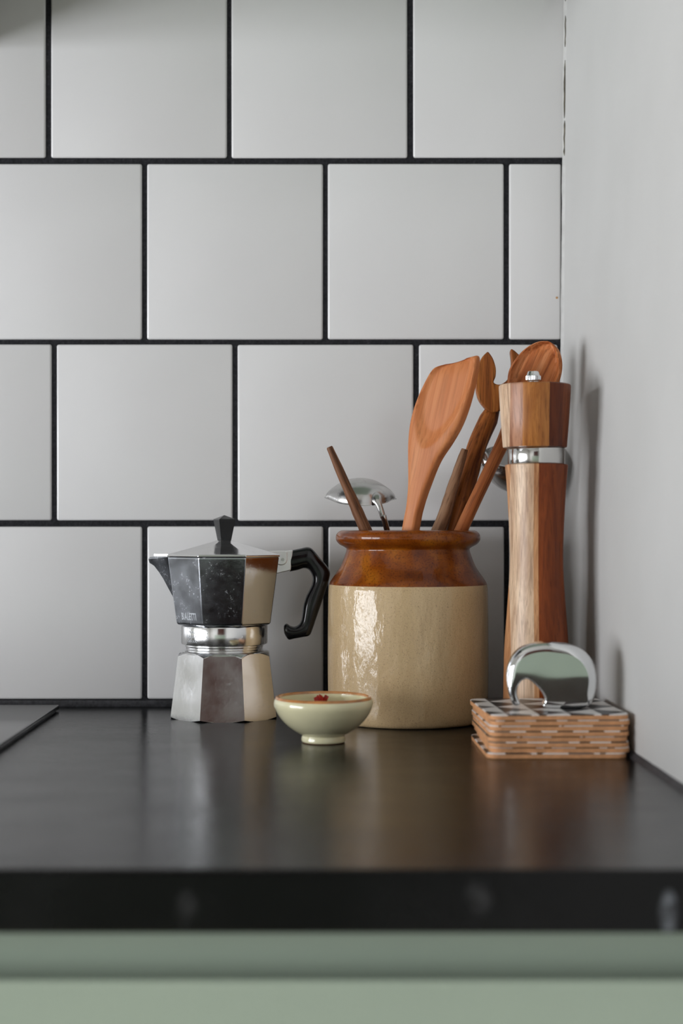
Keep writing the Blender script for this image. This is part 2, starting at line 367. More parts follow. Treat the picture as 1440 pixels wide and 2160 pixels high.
# ------------------------------------------------------------------ worktop, base cabinet, hob
YE = -.620; TH = .0285
poly = [(.0005, 0), (.0005, -TH), (YE, -TH), (YE, 0)]
vs = []
for x_of in (lambda y: XR, lambda y: wall_x(y, 0) - .0003):
    vs += [(x_of(y), y, H + z) for y, z in poly]
wt = link('worktop', mesh('worktop', vs, [(0, 1, 2, 3), (7, 6, 5, 4)] + [(i, (i + 1) % 4, 4 + (i + 1) % 4, 4 + i) for i in range(4)]), M['worktop'])
bevel(wt, .0022, 3); tag(wt, 'long black matt kitchen worktop with fine leathery grain and square front edge', 'worktop')
cb = thing('base_cabinet', 'sage green base cabinet under the black worktop, with handleless drawer front', 'cabinet', (0, 0, 0))
YR = -(DW - .700); YD = -(DW - .681); ZR = H - TH
link('carcass', box_me('carcass', XR + .01, 0.199, YR, -.02, .10, ZR - .0005), M['sage'], cb)
zt = H + EYE - (2066 - VY) / F * .681
dp = [(YD, zt), (YD + .0155, zt - .016), (YD + .0155, zt - .34), (YD, zt - .34)]
for xa, xb in ((-.62, .197), (-1.235, -.624)):
    vs = [(xa, y, z) for y, z in dp] + [(xb, y, z) for y, z in dp]
    bevel(link('drawer_front', mesh('drawer_front', vs, [(0, 1, 2, 3), (7, 6, 5, 4)] + [(i, (i + 1) % 4, 4 + (i + 1) % 4, 4 + i) for i in range(4)]), M['sage'], cb), .001, 2)
    link('drawer_front', box_me('drawer_front', xa, xb, YD, YD + .0155, .12, zt - .345, .001), M['sage'], cb)
link('plinth', box_me('plinth', XR + .01, .195, YR + .05, -.05, 0, .10), M['sage'], cb)
wc = thing('shade_cabinet', 'unseen sage green wall cabinet added to shade the tiles over the utensil jar', 'cabinet', (-.065, 0, H + .608))  # out of view, added to block light from the upper tiles
link('carcass', box_me('carcass', -.262, .262, -.36, -.0006, 0, .72, .002), M['sage'], wc)
for xa in (-.262, .001): link('door', box_me('door', xa, xa + .261, -.381, -.3605, .002, .718, .002), M['sage'], wc)
hd_ = thing('extractor_hood', 'dark extractor hood on the tiled wall above the hob', 'extractor hood', (-.60, 0, H + .558))
link('canopy', box_me('canopy', -.30, .30, -.48, -.0006, 0, .06, .003), M['hobedge'], hd_)
link('chimney', box_me('chimney', -.14, .14, -.27, -.0006, .06, ZC - H - .58, .003), M['hobedge'], hd_)
hb = thing('ceramic_hob', 'flat black ceramic glass hob set on the worktop left of the coffee pot', 'hob', (-.218, -.033, H))
link('glass_top', box_me('glass_top', -.58, 0, -.51, 0, .0012, .0052, .0012, 3), M['hob'], hb, smooth=40)
link('edge_seal', box_me('edge_seal', -.578, -.002, -.508, -.002, .0, .0013), M['hobedge'], hb)

# ------------------------------------------------------------------ moka pot
mo = thing('moka_pot', 'octagonal aluminium stovetop coffee pot with black handle and limescale stains', 'coffee pot', px(473, VY, 1.222).xy.to_3d() + Vector((0, 0, H)), math.radians(1.5))
def octr(t, ap):
    a = (t + PI / 8) % (PI / 4) - PI / 8
    return ap / math.cos(a)
def base_r(t, r, z):
    ap = 42.2 - (42.2 - 36.0) * min(max(z, 0) / 51.0, 1)
    o = octr(t, ap)
    cut_top = 36.2 + (52.3 - z) * 1.05 if z > 42 else 1e9
    cut_bot = 43.0 + z * 1.9
    return min(o, cut_top, cut_bot)
zl = [0, .2, .4, .6, .8, 1, 1.2, 1.4, 1.6, 2, 4, 6] + [10, 18, 26, 34, 40, 44, 46] + [46.5 + .4 * k for k in range(15)] + [52.3]
me = lathe_me('boiler', [(1, z) for z in zl], 256, rfun=base_r)
link('boiler', me, M['alu'], mo, smooth=22)
link('boiler_neck', lathe_me('boiler_neck', profile([(36.3, 52.2), (34.5, 53.4), (31.8, 54.2), (31.0, 55), (31.6, 57), (31.2, 58.5), (29.5, 59.5)], 4), 96), M['alupolish'], mo, smooth=50)
cl = link('collar', lathe_me('collar', [(33.2, 58.2), (34.6, 58.8), (34.9, 59.6), (34.9, 72.4), (34.5, 73.4), (33, 74.2)], 128), M['alupolish'], mo, smooth=40)
def oct_me(name, prof, n=8):
    return lathe_me(name, [(r / math.cos(PI / n), z) for r, z in prof], n, rfun=None)
rot = Matrix.Rotation(PI / 8, 4, 'Z')
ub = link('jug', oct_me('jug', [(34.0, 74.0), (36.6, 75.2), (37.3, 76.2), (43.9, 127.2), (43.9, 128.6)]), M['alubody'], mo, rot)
bevel(ub, .0009, 3, 20)
# V-shaped pouring spout, towards -x
keel = [(-61.0, 126.5), (-60.2, 123.6), (-56.5, 121.2), (-52.5, 116), (-49.0, 110.5), (-45, 103.0), (-41.5, 96.5), (-39, 91.8)]
vs = []; rows = len(keel)
for i, (x, z) in enumerate(keel):
    s = i / (rows - 1); zt_ = 128.6 - (128.6 - 91.8) * max(0, (s - .05) / .95) ** 1.1
    bx_ = -(37.3 + (zt_ - 76.2) / 51 * 6.6) + 1.5; wy = 15.5 * (1 - s) ** .9 + .4
    vs += [(bx_ / 1000, -wy / 1000, zt_ / 1000), ((bx_ * .35 + x * .65) / 1000, -wy * .36 / 1000, (zt_ * .35 + z * .65) / 1000), (x / 1000, 0, z / 1000), ((bx_ * .35 + x * .65) / 1000, wy * .36 / 1000, (zt_ * .35 + z * .65) / 1000), (bx_ / 1000, wy / 1000, zt_ / 1000)]
fs = [(i * 5 + a, i * 5 + a + 1, i * 5 + 5 + a + 1, i * 5 + 5 + a) for i in range(rows - 1) for a in range(4)]
top = len(vs); vs += [(-.0600, 0, .1283), (-.0535, -.0058, .1290), (-.0535, .0058, .1290)]
fs += [(0, top + 1, 1), (1, top + 1, top), (1, top, 2), (2, top, 3), (3, top, top + 2), (3, top + 2, 4), (0, 4, top + 2, top + 1), (top, top + 1, top + 2), (0, 1, 2, 3, 4)[::-1]]
fs.pop()
link('spout', mesh('spout', vs, fs), M['alubody'], mo, smooth=35)
ld = link('lid', oct_me('lid', [(43.2, 128.4), (44.8, 128.8), (44.8, 130.3), (43.6, 130.9), (30, 134.6), (9, 140.6), (6.2, 141.8)]), M['alupolish'], mo, rot)
bevel(ld, .0006, 2, 15)
vs = [(-.0425, -.0135, .1290), (-.0425, .0135, .1290), (-.0560, -.0045, .1292), (-.0560, .0045, .1292)]; vs += [(x, y, z + .0016) for x, y, z in vs]
link('spout_cover', mesh('spout_cover', vs, [(0, 1, 3, 2), (4, 6, 7, 5), (0, 2, 6, 4), (2, 3, 7, 6), (3, 1, 5, 7), (1, 0, 4, 5)]), M['alupolish'], ld, rot.inverted())
kn = link('knob', lathe_me('knob', [(6.0, 141), (6.2, 142), (9.7, 158.0), (9.6, 158.8), (.3, 162)], 4), M['bakelite'], ld, rot.inverted() @ Matrix.Rotation(math.radians(-112), 4, 'Z'))
bevel(kn, .0004, 2, 20)
mp = lambda x, y: ((x - 473) / 2.616 / 1000, (150 - (y - VY) / 2.616) / 1000)
hrow = [(615, 1160.5, 611, 1206, 12.5), (632, 1157, 628, 1202.5, 13), (649, 1154, 639, 1199, 14), (660, 1159.5, 647.5, 1200, 14), (674, 1176, 654, 1206, 14.5), (689, 1194, 658.5, 1216, 15), (696, 1207, 659, 1224, 15), (694, 1222, 657, 1234, 15), (688, 1241, 650.5, 1247.5, 15), (682, 1260, 644.5, 1260, 15), (675, 1281, 639, 1279, 15), (667, 1304, 637, 1296, 14.5), (660, 1325, 634.5, 1309.5, 14), (652.5, 1340.5, 629.5, 1317.5, 14), (636, 1344.5, 621.5, 1322, 13.5), (620, 1347.5, 612.5, 1320.5, 13), (609, 1349.5, 605, 1315.5, 12.5), (603, 1343.5, 600, 1317.5, 11), (599, 1336, 597.8, 1322, 7)]
RW = smoothp([Vector(mp(r_[0], r_[1])).to_3d() for r_ in hrow], 4); RI = smoothp([Vector(mp(r_[2], r_[3])).to_3d() for r_ in hrow], 4); RT = [v.x for v in smoothp([(r_[4] / 2000, 0, 0) for r_ in hrow], 4)]
vs = []; nk = 28
for a_, b_, t_ in zip(RW, RI, RT):
    c_ = (a_ + b_) / 2; d_ = (a_ - b_) / 2
    for k in range(nk):
        an = 2 * PI * k / nk; ca, sa = math.cos(an), math.sin(an); e_ = 2 / 2.7
        q_ = c_ + d_ * math.copysign(abs(ca) ** e_, ca); vs.append((q_.x, t_ * math.copysign(abs(sa) ** e_, sa), q_.y))
fs = [(i * nk + k, i * nk + (k + 1) % nk, (i + 1) * nk + (k + 1) % nk, (i + 1) * nk + k) for i in range(len(RW) - 1) for k in range(nk)] + [tuple(range(nk)), tuple((len(RW) - 1) * nk + k for k in range(nk))]
link('handle', mesh('handle', vs, fs), M['bakelite'], mo, smooth=60)
br = link('hinge_bracket', prism_me('hinge_bracket', [mp(*p) for p in ((562, 1178), (600, 1162), (617.5, 1160.5), (613, 1202.5), (580, 1210.5), (577, 1212), (572, 1196))], -.0062, .0062), M['hinge'], mo)
bevel(br, .0006, 2)
hg = link('lid_hinge', prism_me('lid_hinge', [mp(*p) for p in [(556, 1176), (566, 1162.5), (601, 1161.5), (605.5, 1165)] + [(593 + 13 * math.cos(a), 1179 + 13 * math.sin(a)) for a in [0.0, .3, .6, .9, 1.2, 1.57, 1.9, 2.2, 2.5, 2.8, 3.14]]], -.0082, .0082), M['hinge'], ld, rot.inverted())
bevel(hg, .0006, 2)
pn = mp(596, 1180)
link('hinge_pin', lathe_me('hinge_pin', [(1.3, -9), (1.3, 9)], 20), M['steel'], hg, Matrix.Translation((pn[0], 0, pn[1])) @ Matrix.Rotation(PI / 2, 4, 'X'))
# maker's word on the front left facet, faint script on the collar
def text_me(body, size, sx=1.0, bold=0.0, depth=.00006, shear=0.0):
    cu = bpy.data.curves.new('t', 'FONT'); cu.body = body; cu.size = size; cu.align_x = 'CENTER'; cu.space_character = 1.14; cu.offset = bold; cu.extrude = depth; cu.shear = shear
    ob = bpy.data.objects.new('t', cu); COL.objects.link(ob); bpy.context.view_layer.update()
    me = bpy.data.meshes.new_from_object(ob.evaluated_get(bpy.context.evaluated_depsgraph_get())); bpy.data.objects.remove(ob); bpy.data.curves.remove(cu)
    for v in me.vertices: v.co.x *= sx
    return me
def facet_matrix(ang, zmm, off=0.0):
    ap = 37.3 + (zmm - 76.2) / 51 * 6.6; n_ = Vector((math.cos(ang), math.sin(ang), 0)); tilt = math.atan(6.6 / 51)
    nn = (n_ * math.cos(tilt) - Vector((0, 0, 1)) * math.sin(tilt)).normalized(); up = (Vector((0, 0, 1)) - nn * nn.z).normalized(); rt = up.cross(nn)
    p = n_ * ap / 1000 + Vector((0, 0, zmm / 1000)) + nn * .00006 + rt * off
    return Matrix((rt, up, nn)).transposed().to_4x4() if False else Matrix.Translation(p) @ Matrix((rt, up, nn)).transposed().to_4x4()
link('lettering', text_me('BIALETTI', .0078, .50, .00016), M['print'], ub, rot.inverted() @ facet_matrix(math.radians(225), 79.2))

def engrave(name, z, a0, a1, amp, turns, r=.00022):
    pts = []
    for k in range(turns * 10 + 1):
        u_ = k / (turns * 10); ph = 2 * PI * turns * u_; an = math.radians(a0 + (a1 - a0) * u_) + amp * .011 * math.cos(ph)
        pts.append((.03492 * math.sin(an), -.03492 * math.cos(an), (z + amp * math.sin(ph)) / 1000))
    return link(name, tube_me(name, pts, [r] * len(pts), 5, up=(.1, .2, 1)), M['print'], cl)
engrave('engraved_script', 69.3, -50, -20, .8, 6); engrave('engraved_script', 66.0, -56, -18, 1.3, 9); engrave('engraved_script', 62.2, -54, -36, 1.0, 5, .00018)
# ------------------------------------------------------------------ stoneware jar
JX = px(860, VY, 1.198).x; JY = 1.198 - DW
ja = thing('stoneware_jar', 'beige stoneware jar with amber glazed neck holding kitchen utensils', 'jar', (JX, JY, H))
JS = F / 1198.0
jz = lambda y: 150 - (y - VY) / JS
outer = profile([(57.0, 0), (60.2, .8), (62.0, 4), (62.8, 12), (63.3, 40), (63.2, 75), (62.9, 100), (62.4, jz(1236)), (62.1, jz(1232))], 6)
lower = [(1, 0)] + outer + [(57.5, jz(1232)), (58.2, 100), (58.4, 40), (57, 12), (50, 7.5), (1, 7)]
link('body', lathe_me('body', lower, 128, False, False), M['stone'], ja, smooth=40)
up_o = profile([(62.15, jz(1232.3)), (61.3, jz(1227)), (59.2, jz(1218)), (56.0, jz(1206)), (53.2, jz(1194)), (51.0, jz(1180)), (49.2, jz(1166)), (48.6, jz(1158)), (50.2, jz(1154)), (54.2, jz(1148)), (56.4, jz(1141)), (57.0, jz(1134)), (56.2, jz(1126)), (54.0, jz(1120.5)), (51.5, jz(1118.6)), (49.2, jz(1120)), (48.0, jz(1126)), (46.2, jz(1150)), (46.6, jz(1170)), (50, jz(1196)), (55, jz(1216)), (57.5, jz(1232.3))], 5)
link('glazed_neck', lathe_me('glazed_neck', up_o + [up_o[0]], 128, False, False), M['amber'], ja, smooth=60)

# ------------------------------------------------------------------ lofted wooden utensils
def plane_hit(x, y, P0, N):
    o = Vector((0, -DW, H + EYE)); d = px(x, y, 1.0) - o
    return o + d * ((P0 - o).dot(N) / d.dot(N))
def loft_tool(name, rows, P0, N, mat, recess=None, nx=22, nr=8, p=2.6, tail=None):
    """rows: (Lx, Ly, Rx, Ry, thickness mm) from the low end up, on the plane P0/N facing the camera;
    recess = (s0, s1, depth mm, width share); tail = world point the low end is carried on to"""
    N = Vector(N).normalized(); R = []
    for lx, ly, rx, ry, tt in rows:
        L_ = plane_hit(lx, ly, P0, N); R_ = plane_hit(rx, ry, P0, N); c = (L_ + R_) / 2; R.append((c, (R_ - L_) / 2, tt / 2000))
    if tail is not None:
        tp, th = Vector(tail[0]), tail[1]; c0, w0, t0 = R[0]
        R = [(tp, w0.normalized() * th, th), ((tp + c0) / 2, (w0.normalized() * th + w0) / 2, (th + t0) / 2)] + R
    C = smoothp([r[0] for r in R], nr); W = smoothp([r[1] for r in R], nr); T = [v.x for v in smoothp([(r[2], 0, 0) for r in R], nr)]
    org = C[0].copy(); v = (C[-1] - C[0]).normalized(); nn = (N - v * N.dot(v)).normalized(); u = nn.cross(v) * -1
    fr = Matrix((u, nn * -1, v)).transposed()      # local x across, -y front, z along
    if fr.determinant() < 0: u = -u; fr = Matrix((u, nn * -1, v)).transposed()
    inv = fr.inverted(); nrow = len(C); xs = [-math.cos(PI * k / nx) for k in range(nx + 1)]
    # base rows added by the tail do not count for the recess
    pre = 2 * nr if tail is not None else 0
    vs = []; ring = 2 * nx
    for i in range(nrow):
        s = max(0, (i - pre) / (nrow - 1 - pre))
        prof = lambda x: max(0, 1 - abs(x) ** p) ** (1 / p)
        for k in range(nx + 1):
            x = xs[k]; f = T[i] * prof(x)
            if recess:
                s0, s1, dep, ws = recess; e = 1 - (x / ws) ** 2 - ((s - (s0 + s1) / 2) / ((s1 - s0) / 2)) ** 2
                if e > 0: f -= dep / 1000 * min(1, 2.4 * e) ** .75
            vs.append(inv @ (C[i] + W[i] * x + N * f - org))
        for k in range(nx - 1, 0, -1): vs.append(inv @ (C[i] + W[i] * xs[k] - N * T[i] * prof(xs[k]) - org))
    fs = [(i * ring + k, i * ring + (k + 1) % ring, (i + 1) * ring + (k + 1) % ring, (i + 1) * ring + k) for i in range(nrow - 1) for k in range(ring)]
    fs += [tuple(range(ring)), tuple((nrow - 1) * ring + k for k in range(ring))]
    o = link(name, mesh(name, vs, fs), mat, None, Matrix.Translation(org) @ fr.to_4x4(), smooth=50)
    return o
def c2(x, y): return (660 + x / 2.4, 700 + y / 2.4)
def R2(lx, ly, rx, ry, t): return c2(lx, ly) + c2(rx, ry) + (t,)
# beech corner spoon in front
P0 = px(900, 1000, 1.159)
o = loft_tool('wooden_corner_spoon', [R2(462, 1000, 528, 1000, 11), R2(484, 880, 552, 885, 11), R2(492, 770, 590, 775, 11), R2(491, 660, 640, 655, 11.5), R2(491, 570, 702, 560, 12), R2(499, 480, 748, 478, 12.5), R2(517, 400, 782, 392, 12.5), R2(548, 315, 808, 302, 12), R2(586, 235, 830, 205, 11), R2(606, 200, 838, 150, 9), R2(620, 184, 838, 127, 7), R2(630, 180, 834, 121, 5)],
              P0, (-.58, -.80, .05), M['beech'], recess=(.34, 1.06, 4.2, .93), nx=30, p=4.2, tail=((JX - .022, JY - .037, H + .016), .0055))
tag(o, 'pale smooth beech corner spoon with broad slanted scooped head standing in jar', 'spoon')
# reddish oval spoon leaning right
cl_ = [(974, 1115, 13), (1009, 1040, 12.5), (1045, 965, 13), (1068, 917, 15), (1086, 880, 23), (1105, 842, 39), (1121, 806, 53), (1137, 773, 50), (1149, 749, 40), (1158, 731, 24), (1162, 724, 8)]
rows = []
for x, y, h_ in cl_: rows.append((x - .906 * h_, y - .42 * h_, x + .906 * h_, y + .42 * h_, 11 if h_ < 20 else (14 if h_ > 35 else 11)))
o = loft_tool('wooden_spoon', rows, px(1060, 940, 1.187), (-.38, -.92, .1), M['spoonwood'], recess=(.42, 1.0, 6.5, .90), nx=26, p=2.2, tail=((JX - .018, JY + .003, H + .014), .0055))
tag(o, 'reddish brown wooden spoon with oval bowl leaning behind the pepper mill', 'spoon')
# brown two-horned fork behind the corner spoon
ft = thing('wooden_fork', 'brown wooden salad fork with two curved horns standing behind the corner spoon', 'fork', (JX, JY, H))
D2 = 1.222
hpoly = [(1028, 743), (1038, 757), (1044.5, 778), (1044, 796), (1040, 808), (1050, 813), (1060, 810), (1069, 802), (1075, 788), (1077, 765), (1075, 739), (1088, 746), (1098, 760), (1100, 785), (1092, 815), (1076, 843), (1056, 866), (1036, 872), (1020, 860), (1006, 838), (1002, 805), (1007, 775), (1016, 755)]
th0 = px(1045, 830, D2)
pts = [px(v.x, v.y, D2) - th0 for v in smoothp([(x, y, 0) for x, y in hpoly] + [hpoly[0] + (0,)], 3)[:-1]]
he = link('head', prism_me('head', [(p_.x, p_.z) for p_ in pts], -.0075, .0055), M['forkwood'], ft, Matrix.Translation(th0 - Vector((JX, JY, H))) @ Matrix.Rotation(math.radians(-4), 4, 'Z'), smooth=50)
bevel(he, .0030, 3, 60)
hp_ = smoothp([Vector((JX - .004, JY + .020, H + .016)), px(957, 1125, 1.210), px(981, 1030, 1.214), px(1004, 945, 1.219), px(1030, 885, D2), px(1046, 850, D2)], 6)
rr = [.0055 + .0022 * min(1, i / 8) + (-.0007 * max(0, i - len(hp_) + 7)) for i in range(len(hp_))]
org = hp_[0].copy(); ax = (hp_[-1] - hp_[0]).normalized(); q = Vector((0, 0, 1)).rotation_difference(ax).to_matrix()
link('handle', tube_me('handle', [q.inverted() @ (p_ - org) for p_ in hp_], rr, 16, .8), M['forkwood'], ft, Matrix.Translation(org - Vector((JX, JY, H))) @ q.to_4x4(), smooth=60)
# two thin tapering handles standing head down
def stick(name, label, top, low, D1, D0, r1, r0, bottom, mat):
    a = px(*top, D1); b = px(*low, D0); bt = Vector(bottom)
    pts = smoothp([bt, (bt + b) / 2, b, (a + b) / 2, a + (b - a) * .04, a], 6); n_ = len(pts)
    r_ = []
    for i in range(n_):
        s = i / (n_ - 1); r_.append((r0 + (r1 - r0) * max(0, (s - .4) / .6)) * random.uniform(.96, 1.04))
    r_[-1] *= .45; r_[-2] *= .8
    org = pts[0].copy(); q = Vector((0, 0, 1)).rotation_difference((pts[-1] - pts[0]).normalized()).to_matrix()
    o = link(name, tube_me(name, [q.inverted() @ (p_ - org) for p_ in pts], r_, 14), mat, None, Matrix.Translation(org) @ q.to_4x4(), smooth=60)
    return tag(o, label, 'stick')
stick('wooden_stick', 'dark knotty tapering wooden stick leaning left in front of steel ladle', (695, 944), (770, 1116), 1.175, 1.177, .0016, .0048, (JX + .026, JY - .018, H + .015), M['darkstick'])
stick('wooden_stick', 'weathered grey brown tapering wooden stick between corner spoon and horned fork', (979.5, 949), (925, 1117), 1.204, 1.204, .0018, .0056, (JX - .038, JY + .010, H + .015), M['palestick'])

# ------------------------------------------------------------------ ladles
def bowl_shell(name, R, hgt, th, spout, n=96, m=14):
    "shell of a ladle bowl, rim at z=0, bottom at z=-hgt, pouring lips at +x and -x"
    def rf(t, r, z):
        a = min(abs((t + PI) % (2 * PI) - PI), abs((t % (2 * PI)) - PI)); return r * (1 + spout * math.exp(-(a / .20) ** 2) * max(0, r / R) ** 6)
    out = [(R * math.sin(PI / 2 * k / m), -hgt * math.cos(PI / 2 * k / m)) for k in range(m + 1)]
    out[0] = (.05, -hgt)
    inn = [(max(.05, (R - th) * math.sin(PI / 2 * k / m)), -(hgt - th) * math.cos(PI / 2 * k / m)) for k in range(m, -1, -1)]
    return lathe_me(name, out + [(R + .5, .3), (R - th, .5)] + inn, n, False, False, rf)
LC = px(760, 1050, 1.222)
la = thing('steel_ladle', 'small brushed steel sauce ladle with pouring lip, bowl upside down above jar', 'ladle', LC)
link('bowl', bowl_shell('bowl', 24.8, 15.5, 1.0, .14), M['steel'], la, Matrix.Rotation(math.radians(1), 4, 'Y') @ Matrix.Rotation(math.radians(180 + 15), 4, 'X'), smooth=60)
hpts = smoothp([px(789, 1045, 1.204), px(795, 1056, 1.198), px(801, 1070, 1.1955), px(808, 1092, 1.196), px(816, 1118, 1.198), Vector((JX + .014, JY + .040, H + .030))], 6)
link('handle', tube_me('handle', [p_ - LC for p_ in hpts], [.0023 + .0022 * math.exp(-((i - 3) / 5) ** 2) for i in range(len(hpts))], 14, .6, up=(0, 1, .1)), M['steel'], la, smooth=60)
LC = px(1100, 962, 1.243)
lb = thing('steel_ladle', 'deep polished steel ladle behind the wooden spoons and pepper mill', 'ladle', LC)
link('bowl', bowl_shell('bowl', 33.5, 31, 1.1, .03), M['steel'], lb, Matrix.Rotation(math.radians(20), 4, 'X'), smooth=60)
hpts = smoothp([px(1024, 978, 1.236), px(1017, 962, 1.238), px(1008, 968, 1.240), px(1000, 1000, 1.240), px(978, 1060, 1.230), px(951, 1117, 1.219), Vector((JX + .010, JY + .030, H + .020))], 6)
link('handle', tube_me('handle', [p_ - LC for p_ in hpts], [.0050 - .0012 * min(1, i / 14) for i in range(len(hpts))], 14, .4), M['steel'], lb, smooth=60)

# ------------------------------------------------------------------ pepper mill
mx = px(1131, VY, 1.130); MS = F / 1130.0; mz = lambda y: 150 - (y - VY) / MS; mr = lambda p_: p_ / MS
ml = thing('pepper_mill', 'tall waisted pepper mill of pale and dark laminated wood with steel ring', 'pepper mill', (mx.x, mx.y, H))
bp = profile([(mr(70), .6), (mr(70.3), 8), (mr(69), 40), (mr(67), mz(1360)), (mr(62), mz(1290)), (mr(57), mz(1215)), (mr(56), mz(1165)), (mr(58), mz(1100)), (mr(62), mz(1030)), (mr(66), mz(982))], 6)
link('body', lathe_me('body', [(mr(68.5), 0)] + bp + [(mr(64.5), mz(980.3)), (mr(56), mz(980))], 96), M['millbody'], ml, smooth=40)
link('steel_ring', lathe_me('steel_ring', [(mr(59), mz(981)), (mr(59.6), mz(980)), (mr(59.6), mz(945.5)), (mr(58), mz(943))], 96), M['ring'], ml, smooth=40)
cp = link('cap', lathe_me('cap', [(mr(60), mz(944.5)), (mr(66), mz(944)), (mr(67.3), mz(942)), (mr(72), mz(880)), (mr(75.6), mz(818)), (mr(75.2), mz(814)), (mr(73), mz(812)), (mr(20), mz(811))], 96), M['millcap'], ml, Matrix.Translation((-.0012, 0, 0)), smooth=40)
def knurl(t, r, z): return r * (1 + .035 * math.cos(30 * t)) if mz(802) <= z <= mz(793) + .01 else r
link('knob', lathe_me('knob', [(mr(13), mz(813)), (mr(14.5), mz(809)), (mr(13), mz(806.5)), (mr(11.5), mz(805)), (mr(13), mz(803)), (mr(15.6), mz(801.5)), (mr(15.6), mz(793.5)), (mr(14.3), mz(792.5)), (mr(11.5), mz(784.5)), (mr(10.5), mz(783.6))], 240, rfun=knurl), M['chrome'], cp, Matrix.Translation((-.0012, 0, 0)), smooth=25)

# ------------------------------------------------------------------ small bowl
BX = px(682, VY, 1.072); b_s = F / 1072.0; bz = lambda y: 150 - (y - VY) / b_s
bw = thing('small_bowl', 'small pale green glazed bowl with orange brown rim in front of jar', 'bowl', (BX.x, BX.y, H))
op = profile([(15.2, .6), (15.6, 1.6), (15.4, 3.6), (15.2, 5.2), (17.6, 6.6), (22.0, 9.3), (27.2, 13.6), (31.8, 19.2), (34.4, 24.2), (35.1, 27.2), (34.7, 29.8), (33.6, 31.6)], 5)
ip = profile([(31.6, 31.5), (31.4, 29), (31.2, 26), (29.6, 20), (25, 13.5), (18, 8.6), (8, 6.4), (.2, 6.0)], 5)
link('body', lathe_me('body', [(12.5, .9), (14.4, .3)] + op + ip, 96, True, False), M['cream'], bw, smooth=60)
link('rim', lathe_me('rim', profile([(34.2, 30.7), (33.8, 31.8), (33.2, 32.5), (32.5, 32.6), (31.9, 32.1), (31.4, 30.9)], 4), 96, False, False), M['rimglaze'], bw, smooth=60)
link('foot_ring', lathe_me('foot_ring', [(13.2, 0), (14.4, 0), (15.0, .5), (12.6, .95)], 64), M['footclay'], bw, smooth=40)
# crinkled red scrap inside it
vs = []; fs = []; n_ = 18
for lay, (rad, zt_) in enumerate(((1.2, 0), (3.0, 5), (4.0, 11), (3.6, 15.5), (4.4, 19.0))):
    for k in range(n_):
        a = 2 * PI * k / n_; cr_ = 1 + (.05 + .10 * lay) * math.sin(a * 5 + lay) + random.uniform(-.06, .06) * lay
        vs.append((rad * cr_ * math.cos(a) / 1000, rad * .75 * cr_ * math.sin(a) / 1000, (zt_ + (1.5 * math.sin(a * 3 + 1) if lay == 4 else 0)) / 1000))
for i in range(4): fs += [(i * n_ + k, i * n_ + (k + 1) % n_, (i + 1) * n_ + (k + 1) % n_, (i + 1) * n_ + k) for k in range(n_)]
vs.append((.0004, 0, .0165)); fs += [(4 * n_ + k, 4 * n_ + (k + 1) % n_, len(vs) - 1) for k in range(n_)]; fs.append(tuple(range(n_)))
rd = link('dried_pepper', mesh('dried_pepper', vs, fs), M['redbit'], None, Matrix.Translation((BX.x - .0015, BX.y + .0185, H + .0112)) @ Matrix.Rotation(math.radians(-10), 4, 'X'), smooth=25)
tag(rd, 'crinkled bright red scrap of pepper lying inside the small green bowl', 'pepper')

# ------------------------------------------------------------------ coasters and bottle opener
def m_coaster(seed):
    t = NT('triangle_print'); sep = t.n('ShaderNodeSeparateXYZ'); t.l(t.coord(loc=(.2 + seed * .013, .2 + seed * .007, 0)), sep.inputs[0])
    a = t.math('DIVIDE', sep.outputs[0], .0207); i = t.math('FLOOR', a); fx = t.math('FRACT', a)
    par = t.math('MULTIPLY', t.math('FLOORED_MODULO', i, 2.0), .5)
    b = t.math('ADD', t.math('DIVIDE', sep.outputs[1], .0330), par); j = t.math('FLOOR', b); fy = t.math('FRACT', b)
    tri = t.math('LESS_THAN', t.math('ABSOLUTE', t.math('SUBTRACT', fy, .5)), t.math('MULTIPLY', t.math('SUBTRACT', 1.0, fx), .5))
    cmb = t.n('ShaderNodeCombineXYZ'); t.l(i, cmb.inputs[0]); t.l(j, cmb.inputs[1]); cmb.inputs[2].default_value = seed
    wn = t.n('ShaderNodeTexWhiteNoise'); wn.noise_dimensions = '3D'; t.l(cmb.outputs[0], wn.inputs[0])
    dark = t.ramp(wn.outputs[0], [(0, (.018, .018, .019, 1)), (.62, (.11, .11, .115, 1)), (.88, (.018, .018, .019, 1))], 'CONSTANT')
    t.set(col=t.mix(tri, (.80, .775, .755, 1), dark), rough=.32, spec=.5); return t.m
def rrect(wd, dp_, r, n_=6):
    out = []
    for cx, cy, a0 in ((wd / 2 - r, dp_ / 2 - r, 0), (-wd / 2 + r, dp_ / 2 - r, 90), (-wd / 2 + r, -dp_ / 2 + r, 180), (wd / 2 - r, -dp_ / 2 + r, 270)):
        for k in range(n_ + 1):
            a = math.radians(a0 + 90 * k / n_); out.append((cx + r * math.cos(a), cy + r * math.sin(a)))
    return out
def slab_me(name, layers, wd, dp_):
    "layers: (inset, z)"
    vs = []; fs = []; n_ = 28
    for ins, z in layers: vs += [(x, y, z) for x, y in rrect(wd - 2 * ins, dp_ - 2 * ins, .007 - ins)]
    for i in range(len(layers) - 1): fs += [(i * n_ + k, i * n_ + (k + 1) % n_, (i + 1) * n_ + (k + 1) % n_, (i + 1) * n_ + k) for k in range(n_)]
    fs += [tuple(range(n_)), tuple((len(layers) - 1) * n_ + k for k in range(n_))]
    return mesh(name, vs, fs)
CW, CD = .0925, .0975; CT = .0036
b_me = slab_me('board', [(.0002, 0), (0, .0003), (0, .0029)], CW, CD); p_me = slab_me('printed_face', [(0, .0029), (.0001, .0033), (.0005, .0036)], CW, CD)
b_me.materials.append(M['board'])
ccx, ccy = .1545, 1.043 - DW
